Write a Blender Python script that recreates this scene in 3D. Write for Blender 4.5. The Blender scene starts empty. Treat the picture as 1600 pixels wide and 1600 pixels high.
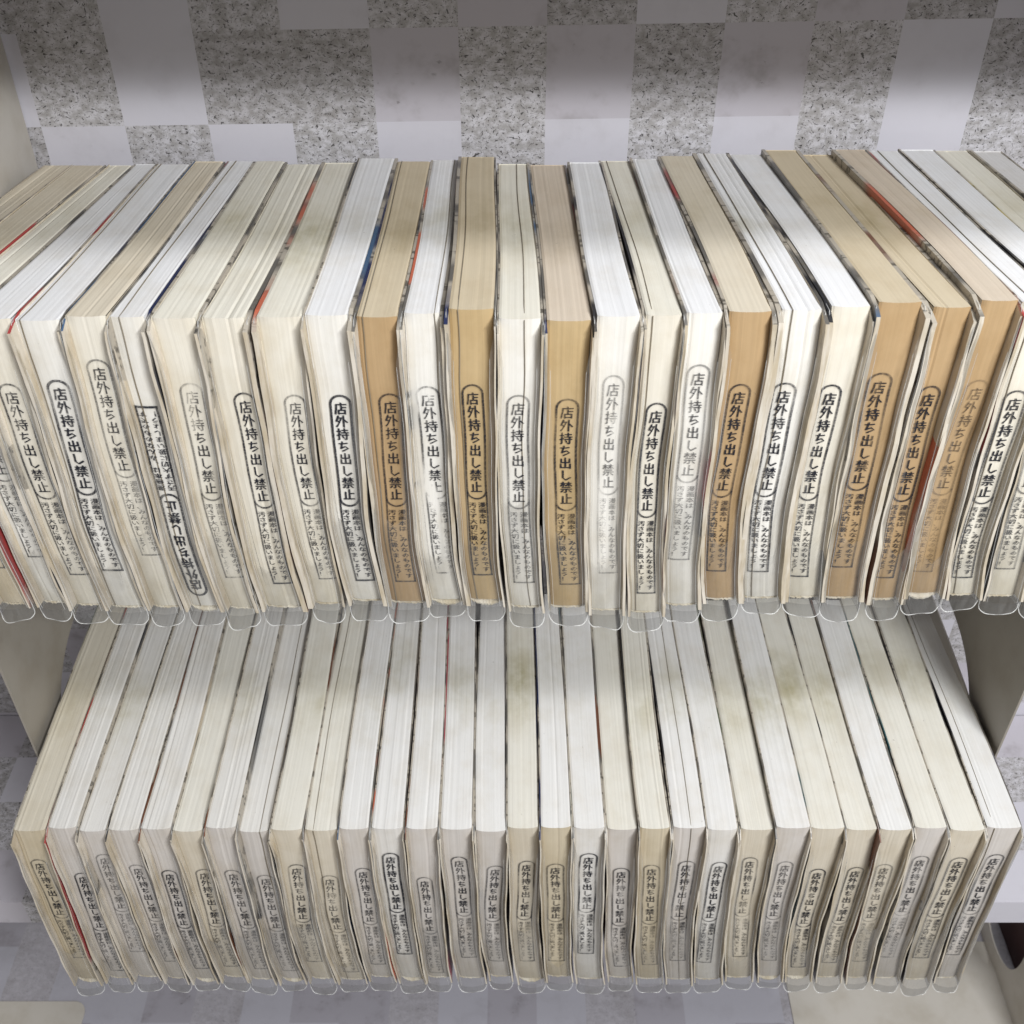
import bpy, math, random
from mathutils import Vector

# ------------------------------------------------------------------ camera, world, light
scene = bpy.context.scene
CZ = 1.5                                   # camera height above z = 0
PITCH = math.radians(40.0)
FPX = 1750.0                               # focal length in pixels of a 1600 px wide picture
cam_d = bpy.data.cameras.new("camera")
cam = bpy.data.objects.new("camera", cam_d)
scene.collection.objects.link(cam)
cam.location = (0, 0, CZ)
cam.rotation_euler = (math.radians(90) - PITCH, 0, 0)
cam_d.sensor_width = 36
cam_d.lens = 36 * FPX / 1600
cam_d.clip_start = 0.01
cam_d.clip_end = 50
cam_d.dof.use_dof = True
cam_d.dof.focus_distance = 0.60
cam_d.dof.aperture_fstop = 22
scene.camera = cam

world = bpy.data.worlds.new("World")
scene.world = world
world.use_nodes = True
wn = world.node_tree
wn.nodes["Background"].inputs[0].default_value = (1.0, 0.965, 0.95, 1)
wn.nodes["Background"].inputs[1].default_value = 0.28

def area(name, loc, target, sx, sy, power, col):
    d = bpy.data.lights.new(name, 'AREA')
    d.shape = 'RECTANGLE'; d.size = sx; d.size_y = sy; d.energy = power; d.color = col
    o = bpy.data.objects.new(name, d)
    scene.collection.objects.link(o)
    o.location = loc
    v = Vector(target) - Vector(loc)
    o.rotation_euler = v.to_track_quat('-Z', 'Y').to_euler()
    return o
area("ceiling_lamp", (0.62, -0.52, CZ + 0.455), (0.16, 0.45, CZ - 0.34), 0.32, 0.08, 16.5, (0.965, 0.98, 1.0))
area("fill_lamp_front", (0.55, -1.6, CZ + 1.0), (0.1, 0.5, CZ - 0.4), 0.9, 0.25, 9, (0.95, 0.965, 1.0))  # front fill light added to brighten the rows, not a known fitting
area("ceiling_lamp_overhead", (0.50, -0.30, CZ + 1.15), (0.12, 0.45, CZ - 0.5), 0.5, 0.12, 12.5, (0.97, 0.98, 1.0))
scene.view_settings.view_transform = 'Standard'
scene.view_settings.look = 'None'
scene.view_settings.exposure = 0
scene.view_settings.gamma = 1
scene.cycles.transparent_max_bounces = 32
scene.cycles.max_bounces = 8
scene.cycles.caustics_reflective = False
scene.cycles.caustics_refractive = False

# ------------------------------------------------------------------ helpers
C = scene.collection
R = random.Random(11)
SP, CP = math.sin(PITCH), math.cos(PITCH)

def depth_at(y, z):                # distance along the optical axis of a place (z above floor)
    return y * CP - (z - CZ) * SP
def z_seen(y, v):                  # height at which the sight line of picture row v meets the plane y
    k = (800 - v) / FPX
    d = y / (CP + SP * k)
    return CZ + d * (-SP + CP * k)
def x_seen(u, y, z):
    return (u - 800) / FPX * depth_at(y, z)

def srgb(r, g, b):
    f = lambda c: (c / 255 / 12.92) if c <= 10 else ((c / 255 + 0.055) / 1.055) ** 2.4
    return (f(r), f(g), f(b), 1.0)

def new_mat(name):
    m = bpy.data.materials.new(name); m.use_nodes = True
    nt = m.node_tree
    return m, nt, nt.nodes["Principled BSDF"]
def N(nt, typ, **kw):
    n = nt.nodes.new(typ)
    for k, v in kw.items():
        setattr(n, k, v)
    return n
def L(nt, a, b):
    nt.links.new(a, b)
def mathn(nt, op, a, b=None, c=None, clamp=False):
    n = N(nt, 'ShaderNodeMath', operation=op, use_clamp=clamp)
    for i, x in enumerate((a, b, c)):
        if x is None: continue
        if isinstance(x, (int, float)): n.inputs[i].default_value = x
        else: L(nt, x, n.inputs[i])
    return n.outputs[0]
def mixc(nt, fac, a, b, mode='MIX'):
    n = N(nt, 'ShaderNodeMix', data_type='RGBA', blend_type=mode)
    for sock, x in ((n.inputs[0], fac), (n.inputs[6], a), (n.inputs[7], b)):
        if isinstance(x, (int, float)): sock.default_value = x
        elif isinstance(x, tuple): sock.default_value = x
        else: L(nt, x, sock)
    return n.outputs[2]
def noise(nt, vec, scale, detail=3, rough=0.5):
    n = N(nt, 'ShaderNodeTexNoise')
    n.inputs['Scale'].default_value = scale
    n.inputs['Detail'].default_value = detail
    n.inputs['Roughness'].default_value = rough
    if vec is not None: L(nt, vec, n.inputs['Vector'])
    return n.outputs['Fac']
def vscale(nt, vec, s, off=None):
    n = N(nt, 'ShaderNodeVectorMath', operation='MULTIPLY')
    L(nt, vec, n.inputs[0]); n.inputs[1].default_value = s
    if off is None: return n.outputs[0]
    a = N(nt, 'ShaderNodeVectorMath', operation='ADD')
    L(nt, n.outputs[0], a.inputs[0]); L(nt, off, a.inputs[1])
    return a.outputs[0]
def ramp(nt, fac, a, b):           # 0 below a, 1 above b
    n = N(nt, 'ShaderNodeMapRange', interpolation_type='SMOOTHSTEP')
    n.inputs[1].default_value = a; n.inputs[2].default_value = b
    L(nt, fac, n.inputs[0])
    return n.outputs[0]
def bump(nt, bsdf, h, strength, dist):
    b = N(nt, 'ShaderNodeBump'); b.inputs['Strength'].default_value = strength
    b.inputs['Distance'].default_value = dist
    L(nt, h, b.inputs['Height']); L(nt, b.outputs[0], bsdf.inputs['Normal'])
def rnd_offset(nt, mult=37.0):
    oi = N(nt, 'ShaderNodeObjectInfo')
    cx = N(nt, 'ShaderNodeCombineXYZ')
    r = mathn(nt, 'MULTIPLY', oi.outputs['Random'], mult)
    L(nt, r, cx.inputs[0]); L(nt, r, cx.inputs[1]); L(nt, r, cx.inputs[2])
    return cx.outputs[0], oi.outputs['Random']

# ------------------------------------------------------------------ materials
# pages seen edge on: uv.x = metres across the block, uv.y = metres along the leaves
m_pages, nt, bs = new_mat("page_edges")
uv = N(nt, 'ShaderNodeUVMap'); uv.uv_map = 'UV'
off, rnd = rnd_offset(nt)
tint = N(nt, 'ShaderNodeAttribute'); tint.attribute_name = 'tint'
fine = noise(nt, vscale(nt, uv.outputs[0], (3800, 6, 1), off), 1, 2, 0.7)
mid = noise(nt, vscale(nt, uv.outputs[0], (900, 9, 1), off), 1, 3, 0.6)
wide = noise(nt, vscale(nt, uv.outputs[0], (230, 5, 1), off), 1, 1, 0.5)
blot = noise(nt, vscale(nt, uv.outputs[0], (60, 42, 1), off), 1, 4, 0.62)
fleck = noise(nt, vscale(nt, uv.outputs[0], (420, 300, 1), off), 1, 2, 0.6)
samt = mathn(nt, 'ADD', mathn(nt, 'MULTIPLY', rnd, 0.7), 0.3)
s1 = mathn(nt, 'MULTIPLY', ramp(nt, fine, 0.30, 0.60), 0.05)
s2 = mathn(nt, 'MULTIPLY', mathn(nt, 'SUBTRACT', ramp(nt, mid, 0.28, 0.62), 0.7), mathn(nt, 'MULTIPLY', samt, 0.075))
s3 = mathn(nt, 'MULTIPLY', mathn(nt, 'SUBTRACT', wide, 0.5), 0.07)
tot = mathn(nt, 'ADD', mathn(nt, 'ADD', s1, s2), mathn(nt, 'ADD', s3, 0.93))
cmb = N(nt, 'ShaderNodeCombineColor')
for i in range(3): L(nt, tot, cmb.inputs[i])
c1 = mixc(nt, 1.0, tint.outputs['Color'], cmb.outputs[0], 'MULTIPLY')
c2 = mixc(nt, mathn(nt, 'MULTIPLY', ramp(nt, blot, 0.40, 0.75), 0.32), c1, mixc(nt, 1.0, c1, (0.80, 0.74, 0.64, 1), 'MULTIPLY'))
# grime left by thumbs: attribute alpha-like channel painted by position along the block
gr = N(nt, 'ShaderNodeAttribute'); gr.attribute_name = 'grime'
gfac = mathn(nt, 'MULTIPLY', gr.outputs['Fac'], ramp(nt, blot, 0.05, 0.70), clamp=True)
c3 = mixc(nt, gfac, c2, mixc(nt, 1.0, c2, (0.56, 0.53, 0.37, 1), 'MULTIPLY'))
c4 = mixc(nt, mathn(nt, 'MULTIPLY', ramp(nt, fleck, 0.74, 0.80), 0.35), c3, (0.16, 0.13, 0.10, 1))
L(nt, c4, bs.inputs['Base Color'])
bs.inputs['Roughness'].default_value = 0.85
bs.inputs['Specular IOR Level'].default_value = 0.2
hh = mathn(nt, 'ADD', mathn(nt, 'MULTIPLY', mid, 0.7), mathn(nt, 'MULTIPLY', fine, 0.4))
bump(nt, bs, hh, 0.25, 0.0003)

def paper_mat(name, col, dirty=0.5):
    m, nt, bs = new_mat(name)
    tc = N(nt, 'ShaderNodeTexCoord')
    off, rnd = rnd_offset(nt)
    n1 = noise(nt, vscale(nt, tc.outputs['Object'], (140, 60, 28), off), 1, 4, 0.6)
    n2 = noise(nt, vscale(nt, tc.outputs['Object'], (900, 200, 60), off), 1, 2, 0.6)
    k = mixc(nt, ramp(nt, n1, 0.35, 0.7), col, mixc(nt, 1.0, col, (0.74, 0.68, 0.56, 1), 'MULTIPLY'))
    k = mixc(nt, mathn(nt, 'MULTIPLY', ramp(nt, n2, 0.5, 0.8), dirty), k, mixc(nt, 1.0, k, (0.6, 0.55, 0.47, 1), 'MULTIPLY'))
    L(nt, k, bs.inputs['Base Color'])
    bs.inputs['Roughness'].default_value = 0.6
    bump(nt, bs, n1, 0.4, 0.001)
    return m
m_flap = paper_mat("cover_inside_paper", srgb(218, 210, 196))
m_lip = paper_mat("torn_paper", srgb(238, 232, 216), 0.1)

m_leaf = paper_mat("grey_insert_card", srgb(140, 132, 118), 0.2)

# printed outside of a cover: patches of colour along the board
m_print, nt, bs = new_mat("cover_print")
tc = N(nt, 'ShaderNodeTexCoord'); off, rnd = rnd_offset(nt)
acc = N(nt, 'ShaderNodeAttribute'); acc.attribute_name = 'tint'
p1 = noise(nt, vscale(nt, tc.outputs['Object'], (8, 16, 13), off), 1, 2, 0.5)
p2 = noise(nt, vscale(nt, tc.outputs['Object'], (60, 190, 120), off), 1, 3, 0.7)
p3 = noise(nt, vscale(nt, tc.outputs['Object'], (10, 34, 22), off), 1, 1, 0.5)
base = mixc(nt, ramp(nt, p3, 0.38, 0.50), srgb(104, 101, 96), srgb(178, 170, 156))
base = mixc(nt, ramp(nt, p2, 0.54, 0.62), base, srgb(104, 99, 90))
col = mixc(nt, ramp(nt, p1, 0.53, 0.61), base, acc.outputs['Color'])
L(nt, col, bs.inputs['Base Color'])
bs.inputs['Roughness'].default_value = 0.35

# clear film of the sleeves
def film_mat(name, haze, haze_col, gloss, rough, clear=0.975, cap=0.16):
    m = bpy.data.materials.new(name); m.use_nodes = True
    nt = m.node_tree
    for n in list(nt.nodes): nt.nodes.remove(n)
    out = N(nt, 'ShaderNodeOutputMaterial')
    tr = N(nt, 'ShaderNodeBsdfTransparent'); tr.inputs[0].default_value = (clear, clear, clear * 0.995, 1)
    gl = N(nt, 'ShaderNodeBsdfGlossy'); gl.inputs['Roughness'].default_value = rough
    df = N(nt, 'ShaderNodeBsdfDiffuse'); df.inputs[0].default_value = haze_col
    tc = N(nt, 'ShaderNodeTexCoord'); off, rnd = rnd_offset(nt)
    n1 = noise(nt, vscale(nt, tc.outputs['Object'], (170, 90, 45), off), 1, 3, 0.55)
    n2 = noise(nt, vscale(nt, tc.outputs['Object'], (420, 200, 70), off), 1, 2, 0.6)
    b = N(nt, 'ShaderNodeBump'); b.inputs['Strength'].default_value = 0.8; b.inputs['Distance'].default_value = 0.0015
    L(nt, mathn(nt, 'ADD', n1, mathn(nt, 'MULTIPLY', n2, 0.3)), b.inputs['Height'])
    L(nt, b.outputs[0], gl.inputs['Normal'])
    fr = N(nt, 'ShaderNodeFresnel'); fr.inputs[0].default_value = 1.35
    L(nt, b.outputs[0], fr.inputs['Normal'])
    m1 = N(nt, 'ShaderNodeMixShader'); m2 = N(nt, 'ShaderNodeMixShader')
    L(nt, mathn(nt, 'MULTIPLY', n2, haze), m1.inputs[0])
    L(nt, tr.outputs[0], m1.inputs[1]); L(nt, df.outputs[0], m1.inputs[2])
    L(nt, mathn(nt, 'MINIMUM', mathn(nt, 'MULTIPLY', fr.outputs[0], gloss, clamp=True), cap), m2.inputs[0])
    L(nt, m1.outputs[0], m2.inputs[1]); L(nt, gl.outputs[0], m2.inputs[2])
    L(nt, m2.outputs[0], out.inputs['Surface'])
    return m
m_film = film_mat("clear_film", 0.11, (0.78, 0.78, 0.76, 1), 2.0, 0.20, 0.972, 0.32)
m_foot = film_mat("clear_film_foot", 0.22, (0.62, 0.62, 0.60, 1), 2.2, 0.12, 0.74, 0.34)
m_rim = film_mat("film_edge", 0.85, (0.92, 0.92, 0.90, 1), 1.0, 0.2)

# stamp ink: object colour R = strength, G = how patchy
m_ink = bpy.data.materials.new("stamp_ink"); m_ink.use_nodes = True
nt = m_ink.node_tree
for n in list(nt.nodes): nt.nodes.remove(n)
out = N(nt, 'ShaderNodeOutputMaterial')
tr = N(nt, 'ShaderNodeBsdfTransparent'); df = N(nt, 'ShaderNodeBsdfDiffuse')
oi = N(nt, 'ShaderNodeObjectInfo')
sep = N(nt, 'ShaderNodeSeparateColor'); L(nt, oi.outputs['Color'], sep.inputs[0])
tc = N(nt, 'ShaderNodeTexCoord'); off, rnd = rnd_offset(nt)
g1 = noise(nt, vscale(nt, tc.outputs['Object'], (190, 10, 34), off), 1, 3, 0.55)
g2 = noise(nt, vscale(nt, tc.outputs['Object'], (1500, 100, 1500), off), 1, 2, 0.7)
lo = mathn(nt, 'SUBTRACT', 1.0, mathn(nt, 'MULTIPLY', sep.outputs[1], mathn(nt, 'SUBTRACT', 1.0, ramp(nt, g1, 0.36, 0.58))))
gr2 = mathn(nt, 'ADD', mathn(nt, 'MULTIPLY', ramp(nt, g2, 0.32, 0.6), 0.5), 0.5)
fac = mathn(nt, 'MULTIPLY', mathn(nt, 'MULTIPLY', sep.outputs[0], lo), gr2, clamp=True)
df.inputs[0].default_value = srgb(46, 48, 56)
mx = N(nt, 'ShaderNodeMixShader')
L(nt, fac, mx.inputs[0]); L(nt, tr.outputs[0], mx.inputs[1]); L(nt, df.outputs[0], mx.inputs[2])
L(nt, mx.outputs[0], out.inputs['Surface'])

# lining paper printed with pale and speckled squares: attribute cell = (speckle, tone, chance)
m_paper, nt, bs = new_mat("checked_lining_paper")
uv = N(nt, 'ShaderNodeUVMap'); uv.uv_map = 'UV'
ce = N(nt, 'ShaderNodeAttribute'); ce.attribute_name = 'cell'
sp = N(nt, 'ShaderNodeSeparateColor'); L(nt, ce.outputs['Color'], sp.inputs[0])
wob = N(nt, 'ShaderNodeTexNoise'); wob.inputs['Scale'].default_value = 70
L(nt, uv.outputs[0], wob.inputs['Vector'])
uvw = N(nt, 'ShaderNodeVectorMath', operation='MULTIPLY_ADD')
L(nt, wob.outputs['Color'], uvw.inputs[0]); uvw.inputs[1].default_value = (0.012, 0.012, 0); L(nt, uv.outputs[0], uvw.inputs[2])
k1 = noise(nt, vscale(nt, uvw.outputs[0], (520, 640, 1)), 1, 3, 0.75)
k2 = noise(nt, vscale(nt, uvw.outputs[0], (900, 900, 1)), 1, 2, 0.6)
k3 = noise(nt, uv.outputs[0], 34, 4, 0.6)
k4 = noise(nt, vscale(nt, uv.outputs[0], (150, 190, 1)), 1, 3, 0.65)
plain = mixc(nt, mathn(nt, 'MULTIPLY', ramp(nt, k3, 0.48, 0.78), mathn(nt, 'ADD', mathn(nt, 'MULTIPLY', sp.outputs[2], 0.55), 0.12)), srgb(204, 202, 209), srgb(146, 140, 140))
sm = mathn(nt, 'MULTIPLY', mathn(nt, 'MULTIPLY', ramp(nt, k4, 0.62, 0.70), ramp(nt, k3, 0.5, 0.62)), mathn(nt, 'MULTIPLY', sp.outputs[2], 0.6))
plain = mixc(nt, sm, plain, srgb(100, 94, 92))
plain = mixc(nt, mathn(nt, 'MULTIPLY', ramp(nt, sp.outputs[2], 0.5, 0.9), 0.55), plain, mixc(nt, 1.0, plain, (0.74, 0.70, 0.70, 1), 'MULTIPLY'))
plain = mixc(nt, sp.outputs[1], plain, mixc(nt, 1.0, plain, (0.60, 0.61, 0.64, 1), 'MULTIPLY'))
speb = mixc(nt, ramp(nt, k4, 0.35, 0.65), srgb(168, 165, 164), srgb(206, 204, 208))
speb = mixc(nt, sp.outputs[1], speb, mixc(nt, 1.0, speb, (0.80, 0.79, 0.78, 1), 'MULTIPLY'))
spots = ramp(nt, k1, 0.572, 0.612)
spe = mixc(nt, mathn(nt, 'MULTIPLY', spots, 0.92), speb, srgb(56, 53, 51))
spe = mixc(nt, mathn(nt, 'MULTIPLY', ramp(nt, k2, 0.58, 0.66), 0.4), spe, srgb(90, 86, 84))
colr = mixc(nt, sp.outputs[0], plain, spe)
L(nt, colr, bs.inputs['Base Color'])
bs.inputs['Roughness'].default_value = 0.5
bump(nt, bs, k4, 0.15, 0.0006)

def metal_mat(name, col, rough=0.42):
    m, nt, bs = new_mat(name)
    tc = N(nt, 'ShaderNodeTexCoord')
    n1 = noise(nt, tc.outputs['Object'], 26, 4, 0.6)
    n2 = noise(nt, tc.outputs['Object'], 900, 2, 0.5)
    k = mixc(nt, ramp(nt, n1, 0.4, 0.75), col, mixc(nt, 1.0, col, (0.86, 0.84, 0.80, 1), 'MULTIPLY'))
    L(nt, k, bs.inputs['Base Color']); bs.inputs['Roughness'].default_value = rough
    bump(nt, bs, n2, 0.12, 0.0003)
    return m
m_white = metal_mat("cream_painted_steel", srgb(196, 191, 182))
m_steel_shade = metal_mat("shade_toned_steel", srgb(148, 142, 132))  # same steel, with the shade under the upper row put into its colour
m_board = metal_mat("board_laminate", srgb(150, 148, 150), 0.6)
m_maroon = metal_mat("maroon_card", srgb(58, 26, 24), 0.6)

# ------------------------------------------------------------------ object building
def link(name, verts, faces, mats, parent=None, fmat=None, smooth=False):
    me = bpy.data.meshes.new(name)
    me.from_pydata([tuple(v) for v in verts], [], faces)
    for m in (mats if isinstance(mats, (list, tuple)) else [mats]): me.materials.append(m)
    if fmat:
        me.polygons.foreach_set('material_index', fmat)
    if smooth:
        me.polygons.foreach_set('use_smooth', [True] * len(faces))
    me.update()
    o = bpy.data.objects.new(name, me)
    C.objects.link(o)
    if parent is not None: o.parent = parent
    return o
def empty(name, label, cat, group=None, loc=(0, 0, 0)):
    o = bpy.data.objects.new(name, None); C.objects.link(o)
    o.empty_display_size = 0.02
    o.location = loc
    o['label'] = label; o['category'] = cat
    if group: o['group'] = group
    return o
def col_attr(me, name, cols):      # one colour per face corner, given per face
    a = me.color_attributes.new(name, 'FLOAT_COLOR', 'CORNER')
    flat = []
    for p, c in zip(me.polygons, cols):
        flat.extend(list(c[:3]) + [1.0] if False else [c[0], c[1], c[2], 1.0] * p.loop_total)
    a.data.foreach_set('color', flat)
def uv_attr(me, uvs):              # uv per vertex
    l = me.uv_layers.new(name='UV')
    flat = []
    for lp in me.loops: flat.extend(uvs[lp.vertex_index])
    l.data.foreach_set('uv', flat)
def lerp(a, b, t): return a + (b - a) * t

# ------------------------------------------------------------------ rack boards and wall
def cells_sheet(name, origin, du, dv, nu, nv, w, h, pattern, parent=None, kind=None):
    """sheet of squares; pattern(i, j) -> (speckle, tone, chance)"""
    vs, uvs, fs, cs = [], [], [], []
    for j in range(nv):
        for i in range(nu):
            b = len(vs)
            for (a, c) in ((i, j), (i + 1, j), (i + 1, j + 1), (i, j + 1)):
                vs.append(Vector(origin) + Vector(du) * (a * w) + Vector(dv) * (c * h))
                uvs.append((a * w, c * h))
            fs.append((b, b + 1, b + 2, b + 3)); cs.append(pattern(i, j))
    o = link(name, vs, fs, m_paper, parent)
    col_attr(o.data, 'cell', cs); uv_attr(o.data, uvs)
    if kind: o['kind'] = kind
    return o
def box(name, x0, x1, y0, y1, z0, z1, m, parent=None, bev=0.0):
    vs = [(x, y, z) for z in (z0, z1) for y in (y0, y1) for x in (x0, x1)]
    fs = [(0, 2, 3, 1), (4, 5, 7, 6), (0, 1, 5, 4), (2, 6, 7, 3), (0, 4, 6, 2), (1, 3, 7, 5)]
    o = link(name, vs, fs, m, parent)
    if bev:
        b = o.modifiers.new('bevel', 'BEVEL'); b.width = bev; b.segments = 2
    return o

WALL_Y = 0.625
CW, CH = 0.0475, 0.0506
# rows of squares counted downwards from z(v=44); S = speckled, D = dark speckled, L = light speckled, P = plain, M = plain but smudged
rows = {-2: "PSPDPSPMPSPM", -1: "SPSPMSPMSPDP", 0: "SPSPSMDPSMDP", 1: "SPDDMSMDMSPD", 2: "PSPLPSPLPSPL"}
code = {'S': (1, 0.15, 0.3), 'D': (1, 0.75, 0.4), 'L': (1, 0.0, 0.2), 'P': (0, 0, 0.1), 'M': (0, 0, 0.95)}
x_edge = 0.0187 - 6 * CW                    # left edge of column 0
z_edge = CZ - 0.1851                        # boundary between rows 0 and 1
I0, J0 = -14, -12
def wall_pat(i, j):
    c = i + I0; r = 1 - (j + J0)           # j counts upwards
    if r in rows and 0 <= c < 12:
        k = rows[r][c]
    else:
        rr = random.Random(c * 131 + r * 17)
        k = ('SDLS'[rr.randrange(4)] if (c + r) % 2 else 'PM'[rr.randrange(2)])
    return code[k]
# j index: row r occupies z from z_edge - r*CH to z_edge - (r-1)*CH ; r=1 directly below z_edge
wall = cells_sheet("wall", (x_edge + I0 * CW, WALL_Y, z_edge + (J0 - 1 + 0) * CH - 0.0150), (1, 0, 0.0155), (0, 0, 1), 40, 30, CW, CH,
                   lambda i, j: wall_pat(i, j), kind='structure')

rack = empty("shelf_rack", "wide white shelving lined with grey checked paper, carrying both book rows", "shelving", loc=(0, WALL_Y, CZ - 1.2))
RKL = Vector(rack.location)
def rel(parent, pts):
    return [Vector(p) - parent.location for p in pts]
def pbox(name, x0, x1, y0, y1, z0, z1, m, parent, bev=0.0):
    o = box(name, x0, x1, y0, y1, z0, z1, m, parent, bev)
    o.data.transform(__import__('mathutils').Matrix.Translation(-parent.location))
    return o
def pshift(o, parent):
    o.data.transform(__import__('mathutils').Matrix.Translation(-parent.location))
    return o
ZB1 = CZ - 0.4300                           # top of the upper board
ZB2 = CZ - 0.7520                           # top of the middle board
ZB3 = CZ - 1.0650                           # top of the lowest board
def board(zt, yf, th, phase, seed, dark_every=None, x0=-0.8, x1=0.8):
    b = pbox("shelf_board", x0, x1, yf + 0.001, WALL_Y - 0.002, zt - th, zt - 0.001, m_board, rack)
    def pat(i, j):
        rr = random.Random(i * 71 + j * 13 + seed)
        if dark_every is not None:
            d = (i - dark_every) % 4
            if j == 0 and d == 0: return (0.92, 0.55, 0.5)
            return (0.0, 0.75, rr.choice([0.2, 0.9])) if d != 2 else (0.3, 0.7, 0.8)
        return code[('SDLS'[rr.randrange(4)] if (i + j) % 2 else 'PM'[rr.randrange(2)])]
    n = int((x1 - x0) / CW)
    d = int((WALL_Y - yf) / CW) + 1
    t = cells_sheet("paper_lining", (x0 + phase, yf, zt), (1, 0, 0), (0, 1, 0), n, d, CW, (WALL_Y - 0.001 - yf) / d, pat)
    t.parent = rack; pshift(t, rack)
    f = cells_sheet("paper_edge", (x0 + phase, yf, zt - th), (1, 0, 0), (0, 0, 1), n, 1, CW, th, lambda i, j: pat(i, 0))
    f.parent = rack; pshift(f, rack)
board(ZB1, 0.500, 0.028, 0.0, 3)
board(ZB2, 0.448, 0.028, 0.0104, 5)
board(ZB3, 0.430, 0.028, 0.0164, 9, dark_every=16)
pbox("shelf_board", -0.8, 0.8, 0.412, WALL_Y - 0.002, CZ - 0.098, CZ - 0.070, m_board, rack, 0.002)
pbox("side_panel", -0.83, -0.801, 0.43, WALL_Y - 0.002, CZ - 1.4, CZ + 0.35, m_board, rack, 0.002)
pbox("side_panel", 0.801, 0.83, 0.43, WALL_Y - 0.002, CZ - 1.4, CZ + 0.35, m_board, rack, 0.002)

# ------------------------------------------------------------------ bookends
def superell(cy, cz, ry, rz, p, n):
    pts = []
    for i in range(n):
        a = 2 * math.pi * i / n
        ca, sa = math.cos(a), math.sin(a)
        pts.append((cy + ry * math.copysign(abs(ca) ** (2 / p), ca), cz + rz * math.copysign(abs(sa) ** (2 / p), sa)))
    return pts
def bookend(x, yf, yb, zb, zt, hole, label, base_dir, base_len, base_y0, rc=0.02, th=0.0013, rb=0.02, base_y1=0.616, mat=None):
    mat = mat or m_white
    """sheet steel: upright with an arched opening, and a base plate lying on the board"""
    t = empty("bookend", label, "bookend", "steel bookends", loc=(x, yf, zb))
    cy, cz, ry, rz, p = hole
    n = 72
    inner = superell(cy, cz, ry, rz, p, n)
    # matching outer loop by casting from the hole centre to the rounded rectangle
    outer = []
    for (iy, iz) in inner:
        dy, dz = iy - cy, iz - cz
        l = math.hypot(dy, dz); dy /= l; dz /= l
        s = 1e9
        if dy > 1e-9: s = min(s, (yb - cy) / dy)
        if dy < -1e-9: s = min(s, (yf - cy) / dy)
        if dz > 1e-9: s = min(s, (zt - cz) / dz)
        if dz < -1e-9: s = min(s, (zb - cz) / dz)
        py, pz = cy + dy * s, cz + dz * s
        if pz > zt - rc and py < yf + rc:          # rounded top front corner
            ccy, ccz = yf + rc, zt - rc
            d = math.hypot(py - ccy, pz - ccz)
            if d > rc: py, pz = ccy + (py - ccy) * rc / d, ccz + (pz - ccz) * rc / d
        outer.append((py, pz))
    for (qy, qz) in ((yf, zb), (yb, zb), (yb, zt)):  # keep the square corners
        k = min(range(n), key=lambda i: math.hypot(outer[i][0] - qy, outer[i][1] - qz))
        outer[k] = (qy, qz)
    mid = [((a[0] + b[0]) / 2, (a[1] + b[1]) / 2) for a, b in zip(inner, outer)]
    vs, fs = [], []
    for sx in (-th / 2, th / 2):
        for loop in (inner, outer):
            for (a, b) in loop: vs.append((sx, a - yf, b - zb))
    for i in range(n):
        j = (i + 1) % n
        fs.append((i, j, n + j, n + i)); fs.append((2 * n + i, 3 * n + i, 3 * n + j, 2 * n + j))
        fs.append((i, 2 * n + i, 2 * n + j, j)); fs.append((n + i, n + j, 3 * n + j, 3 * n + i))
    link("upright", vs, fs, mat, t)
    # base plate with rounded free corners
    y0, y1 = base_y0 - yf, base_y1 - yf
    pts = [(0, y0), (0, y1)]
    for k in range(7):
        a = math.pi / 2 * k / 6
        pts.append((base_dir * (base_len - rb + rb * math.sin(a)), y1 - rb + rb * math.cos(a)))
    for k in range(7):
        a = math.pi / 2 * k / 6
        pts.append((base_dir * (base_len - rb + rb * math.cos(a)), y0 + rb - rb * math.sin(a)))
    m = len(pts)
    vs = [(a, b, 0.0014) for a, b in pts] + [(a, b, 0.0003) for a, b in pts]
    fs = [tuple(range(m)), tuple(range(2 * m - 1, m - 1, -1))] + [(i, m + i, m + (i + 1) % m, (i + 1) % m) for i in range(m)]
    link("base_plate", vs, fs, m_white, t)
    return t
hole_mid = (0.570, CZ - 0.655, 0.092, 0.100, 2.6)
bookend(-0.3045, 0.450, 0.620, ZB2, CZ - 0.452, hole_mid, "left steel bookend of the lower row, plate beside the greyish first book", -1, 0.035, 0.470, mat=m_steel_shade)
bookend(0.3085, 0.447, 0.620, ZB2, CZ - 0.436, hole_mid, "right steel bookend of the lower row, checked paper showing through its opening", 1, 0.045, 0.450, mat=m_steel_shade)
be = [o for o in C.objects if o.name.startswith("bookend") and o.type == 'EMPTY'][-1]
bl = be.location
v = []  # added pale strip standing in for the last book's lit, bent cover edge
for k in range(9):
    q = k / 8
    y = lerp(0.490, 0.592, q); h = 0.0066 * q ** 0.7
    v += [Vector((0.3005 - 0.002 * q, y, CZ - 0.5745)) - bl, Vector((0.3035, y, CZ - 0.5735 + h)) - bl, Vector((0.3050, y, CZ - 0.5745 + h)) - bl, Vector((0.3050, y, CZ - 0.5755)) - bl]
link("cover_edge_strip", v, [(4 * k + a, 4 * k + (a + 1) % 4, 4 * k + 4 + (a + 1) % 4, 4 * k + 4 + a) for k in range(8) for a in range(4)] + [(0, 3, 2, 1), (32, 33, 34, 35)], m_white, be)
bookend(-0.2730, 0.562, 0.620, ZB1, CZ - 0.105, (0.592, CZ - 0.33, 0.02, 0.06, 2.5), "tall pale steel bookend at the upper left against the wall", -1, 0.04, 0.57, rc=0.004)
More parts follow.
